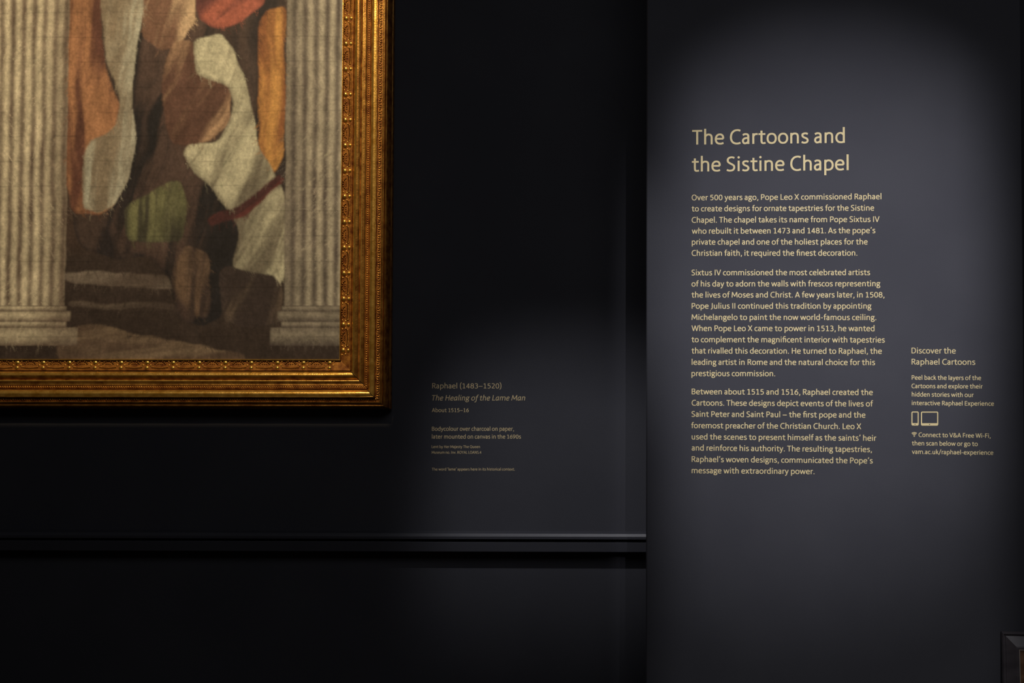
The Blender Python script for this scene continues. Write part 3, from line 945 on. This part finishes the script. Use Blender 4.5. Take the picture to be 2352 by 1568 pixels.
# ------------------------------------------------------------------ small framed board leaning at the foot of the pier
C0 = at(2299.0, 1449.0, PIER, 0.005)           # its upper left corner
hgt = C0.z
b0 = thing('leaning_picture', 'dark moulded frame around a brown picture, leaning at the bottom right corner', 'picture', (C0.x, C0.y, 0))
TL = math.radians(4.6)
yaw = math.atan(PIER[1]) + 0.006
ex = V((math.cos(yaw), -math.sin(yaw), 0)); en0 = V((-math.sin(yaw), -math.cos(yaw), 0))
ez = (V((0, 0, 1)) * math.cos(TL) - en0 * math.sin(TL)); enn = (en0 * math.cos(TL) + V((0, 0, 1)) * math.sin(TL))
C0L = V((0, 0, hgt))
LH = hgt / math.cos(TL) - 0.001
LW = 0.62


def lp(x, z, v):
    """x right, z down from the upper left corner, v proud"""
    return C0L + ex * x - ez * z + enn * v


PR2 = [(0, 0), (0, 0.008), (0.0045, 0.0150), (0.0070, 0.0152), (0.008, 0.012), (0.009, 0.008), (0.013, 0.008), (0.014, 0.011), (0.018, 0.0125), (0.046, 0.0265), (0.050, 0.0275), (0.0545, 0.0275), (0.056, 0.026), (0.056, 0.0)]


def board_rail(p0, p1, din):
    """p0,p1 outer corners (x,z); din inward normal"""
    n = len(PR2)
    dx, dz = p1[0] - p0[0], p1[1] - p0[1]
    l = math.hypot(dx, dz); tx, tz = dx / l, dz / l
    verts = []
    for e, s_ in ((0, 1), (1, -1)):
        for u, v in PR2:
            bx = (p0 if e == 0 else p1)
            verts.append(lp(bx[0] + din[0] * u + tx * s_ * u, bx[1] + din[1] * u + tz * s_ * u, v))
    faces = [(i, (i + 1) % n, n + (i + 1) % n, n + i) for i in range(n)]
    faces += [tuple(range(n)), tuple(range(2 * n - 1, n - 1, -1))]
    me = bpy.data.meshes.new('frame_rail'); me.from_pydata([tuple(v) for v in verts], [], faces)
    bm = bmesh.new(); bm.from_mesh(me); bmesh.ops.recalc_face_normals(bm, faces=bm.faces)
    bm.to_mesh(me); bm.free()
    link('frame_rail', me, M_BLACK, b0)


board_rail((0, 0), (LW, 0), (0, 1)); board_rail((LW, 0), (LW, LH), (-1, 0)); board_rail((LW, LH), (0, LH), (0, -1)); board_rail((0, LH), (0, 0), (1, 0))
M_FIL = mat('pale_fillet', (0.5, 0.42, 0.35), 0.5)[0]
# thin pale slip line round the picture
q0, q1 = 0.056, 0.0585
fv = []
for (x, z) in ((q0, q0), (LW - q0, q0), (LW - q0, LH - q0), (q0, LH - q0)): fv.append(lp(x, z, 0.0272))
for (x, z) in ((q1, q1), (LW - q1, q1), (LW - q1, LH - q1), (q1, LH - q1)): fv.append(lp(x, z, 0.0272))
for (x, z) in ((q0, q0), (LW - q0, q0), (LW - q0, LH - q0), (q0, LH - q0)): fv.append(lp(x, z, 0.022))
for (x, z) in ((q1, q1), (LW - q1, q1), (LW - q1, LH - q1), (q1, LH - q1)): fv.append(lp(x, z, 0.022))
ff = []
for i in range(4):
    j = (i + 1) % 4
    ff += [(i, 4 + i, 4 + j, j), (8 + i, 8 + j, 12 + j, 12 + i), (4 + i, 12 + i, 12 + j, 4 + j), (i, j, 8 + j, 8 + i)]
pydata('slip', fv, ff, M_FIL, b0)
M_PIC2 = noise_mix(mat('small_picture_paint', rough=0.5), (0.10, 0.045, 0.02), (0.34, 0.18, 0.09), 24, 0.4, 0.75, detail=8)
bx = []
for v in (0.020, 0.0255):
    for (x, z) in ((q1, q1), (LW - q1, q1), (LW - q1, LH - q1), (q1, LH - q1)): bx.append(lp(x, z, v))
pydata('picture_sheet', bx, [(3, 2, 1, 0), (4, 5, 6, 7), (0, 1, 5, 4), (1, 2, 6, 5), (2, 3, 7, 6), (3, 0, 4, 7)], M_PIC2, b0)
# ------------------------------------------------------------------ framing spotlights on the ceiling (above the picture), plus one added pier fill
def framing_lamp(label, L, aim, poly, dist, reach):
    """a can with a plate of four shutter blades; the plate's opening throws the polygon 'poly' (world points, 4: tl, tr, br, bl)"""
    root = thing('spotlight', label, 'lamp', (L.x, L.y, L.z))
    ax_ = (aim - L).normalized()
    rt = ax_.cross(V((0, 0, 1))).normalized(); up = rt.cross(ax_)
    h = []
    for p in poly:
        r = p - L
        t = dist / r.dot(ax_)
        q = r * t
        h.append((q.dot(rt), q.dot(up)))
    (x0, y0), (x1, y1), (x2, y2), (x3, y3) = h      # tl tr br bl
    R = reach

    def P(x, y, d): return rt * x + up * y + ax_ * d
    pts = [V(q) for q in h]
    for k in range(4):                                 # top, right, bottom, left
        p, q = pts[k], pts[(k + 1) % 4]
        e = (q - p).normalized()
        n = V((-e.y, e.x))                             # outward for clockwise tl, tr, br, bl
        p2, q2 = p - e * R, q + e * R
        q = [p2, q2, q2 + n * R, p2 + n * R]
        d0 = dist + 0.0015 * k
        vs = [P(a, b, d0) for a, b in q] + [P(a, b, d0 + 0.001) for a, b in q]
        pydata('shutter_blade', vs, [(0, 1, 2, 3), (7, 6, 5, 4), (0, 4, 5, 1), (1, 5, 6, 2), (2, 6, 7, 3), (3, 7, 4, 0)], M_METAL, root)
    top = (pts[0] + pts[1]) / 2                        # arm that carries the blades, above the opening
    A_, B_ = (0.0, 0.078, 0.0), (top.x, top.y + 0.03, dist - 0.002)
    vs = [P(q[0] + i, q[1] + j, q[2]) for q in (A_, B_) for i, j in ((-.008, -.004), (.008, -.004), (.008, .004), (-.008, .004))]
    pydata('arm', vs, [(3, 2, 1, 0), (4, 5, 6, 7), (0, 1, 5, 4), (1, 2, 6, 5), (2, 3, 7, 6), (3, 0, 4, 7)], M_METAL, root)
    # can
    bm = bmesh.new()
    ring = []
    for d_, r_ in ((-0.20, 0.0), (-0.20, 0.06), (-0.17, 0.075), (0.03, 0.08), (0.03, 0.078), (0.0, 0.077), (-0.16, 0.072), (-0.18, 0.0)):
        ring.append([bm.verts.new(P(r_ * math.cos(t * math.pi / 8), r_ * math.sin(t * math.pi / 8), d_)) for t in range(16)])
    for a in range(len(ring) - 1):
        for t in range(16):
            bm.faces.new((ring[a][t], ring[a][(t + 1) % 16], ring[a + 1][(t + 1) % 16], ring[a + 1][t]))
    bmesh.ops.remove_doubles(bm, verts=bm.verts, dist=1e-6)
    bmesh.ops.recalc_face_normals(bm, faces=bm.faces)
    from_bm('can', bm, M_METAL, root, True)
    # stem up to the ceiling
    b0_ = P(0, 0, -0.12)
    zt_ = H - L.z
    a_ = 0.012
    vs = [V((b0_.x + i * a_, b0_.y + j * a_, z)) for z in (b0_.z, zt_) for i, j in ((-1, -1), (1, -1), (1, 1), (-1, 1))]
    pydata('stem', vs, [(3, 2, 1, 0), (4, 5, 6, 7), (0, 1, 5, 4), (1, 2, 6, 5), (2, 3, 7, 6), (3, 0, 4, 7)], M_METAL, root)


uo = 112 * S
framing_lamp('black ceiling spotlight with shutter blades, leftmost, aimed at the gilt framed painting', PAINT_LIGHT, PAINT_AIM,
             [O + fp(x, z, 0.03) for x, z in ((-PW - uo, PH + uo), (uo, PH + uo), (uo + 0.006, -uo - 0.028), (-PW - uo, -uo - 0.028))], 0.20, 0.26)
framing_lamp('black ceiling spotlight with shutter blades, aimed at the wall caption', CAPTION_LIGHT, CAPTION_AIM,
             [at(944, 800, WALL), at(2100, 800, WALL), at(2100, 1385, WALL), at(956, 1385, WALL)], 0.25, 0.12)
framing_lamp('black ceiling spotlight with shutter blades, second from the right, aimed at the lettering', PIER_LIGHT, PIER_AIM,
             [at(1526, -700, PIER), at(2262, -700, PIER), at(2310, 2300, PIER), at(1518, 2300, PIER)], 0.25, 0.12)
framing_lamp('added black fill spotlight with shutter blades, rightmost, brightening the lower part of the pier', PIER_FILL_LIGHT, PIER_FILL_AIM,  # made-up fixture to go with the extra pier fill
             [at(1506, -900, PIER), at(2310, -900, PIER), at(2330, 2700, PIER), at(1500, 2700, PIER)], 0.25, 0.16)
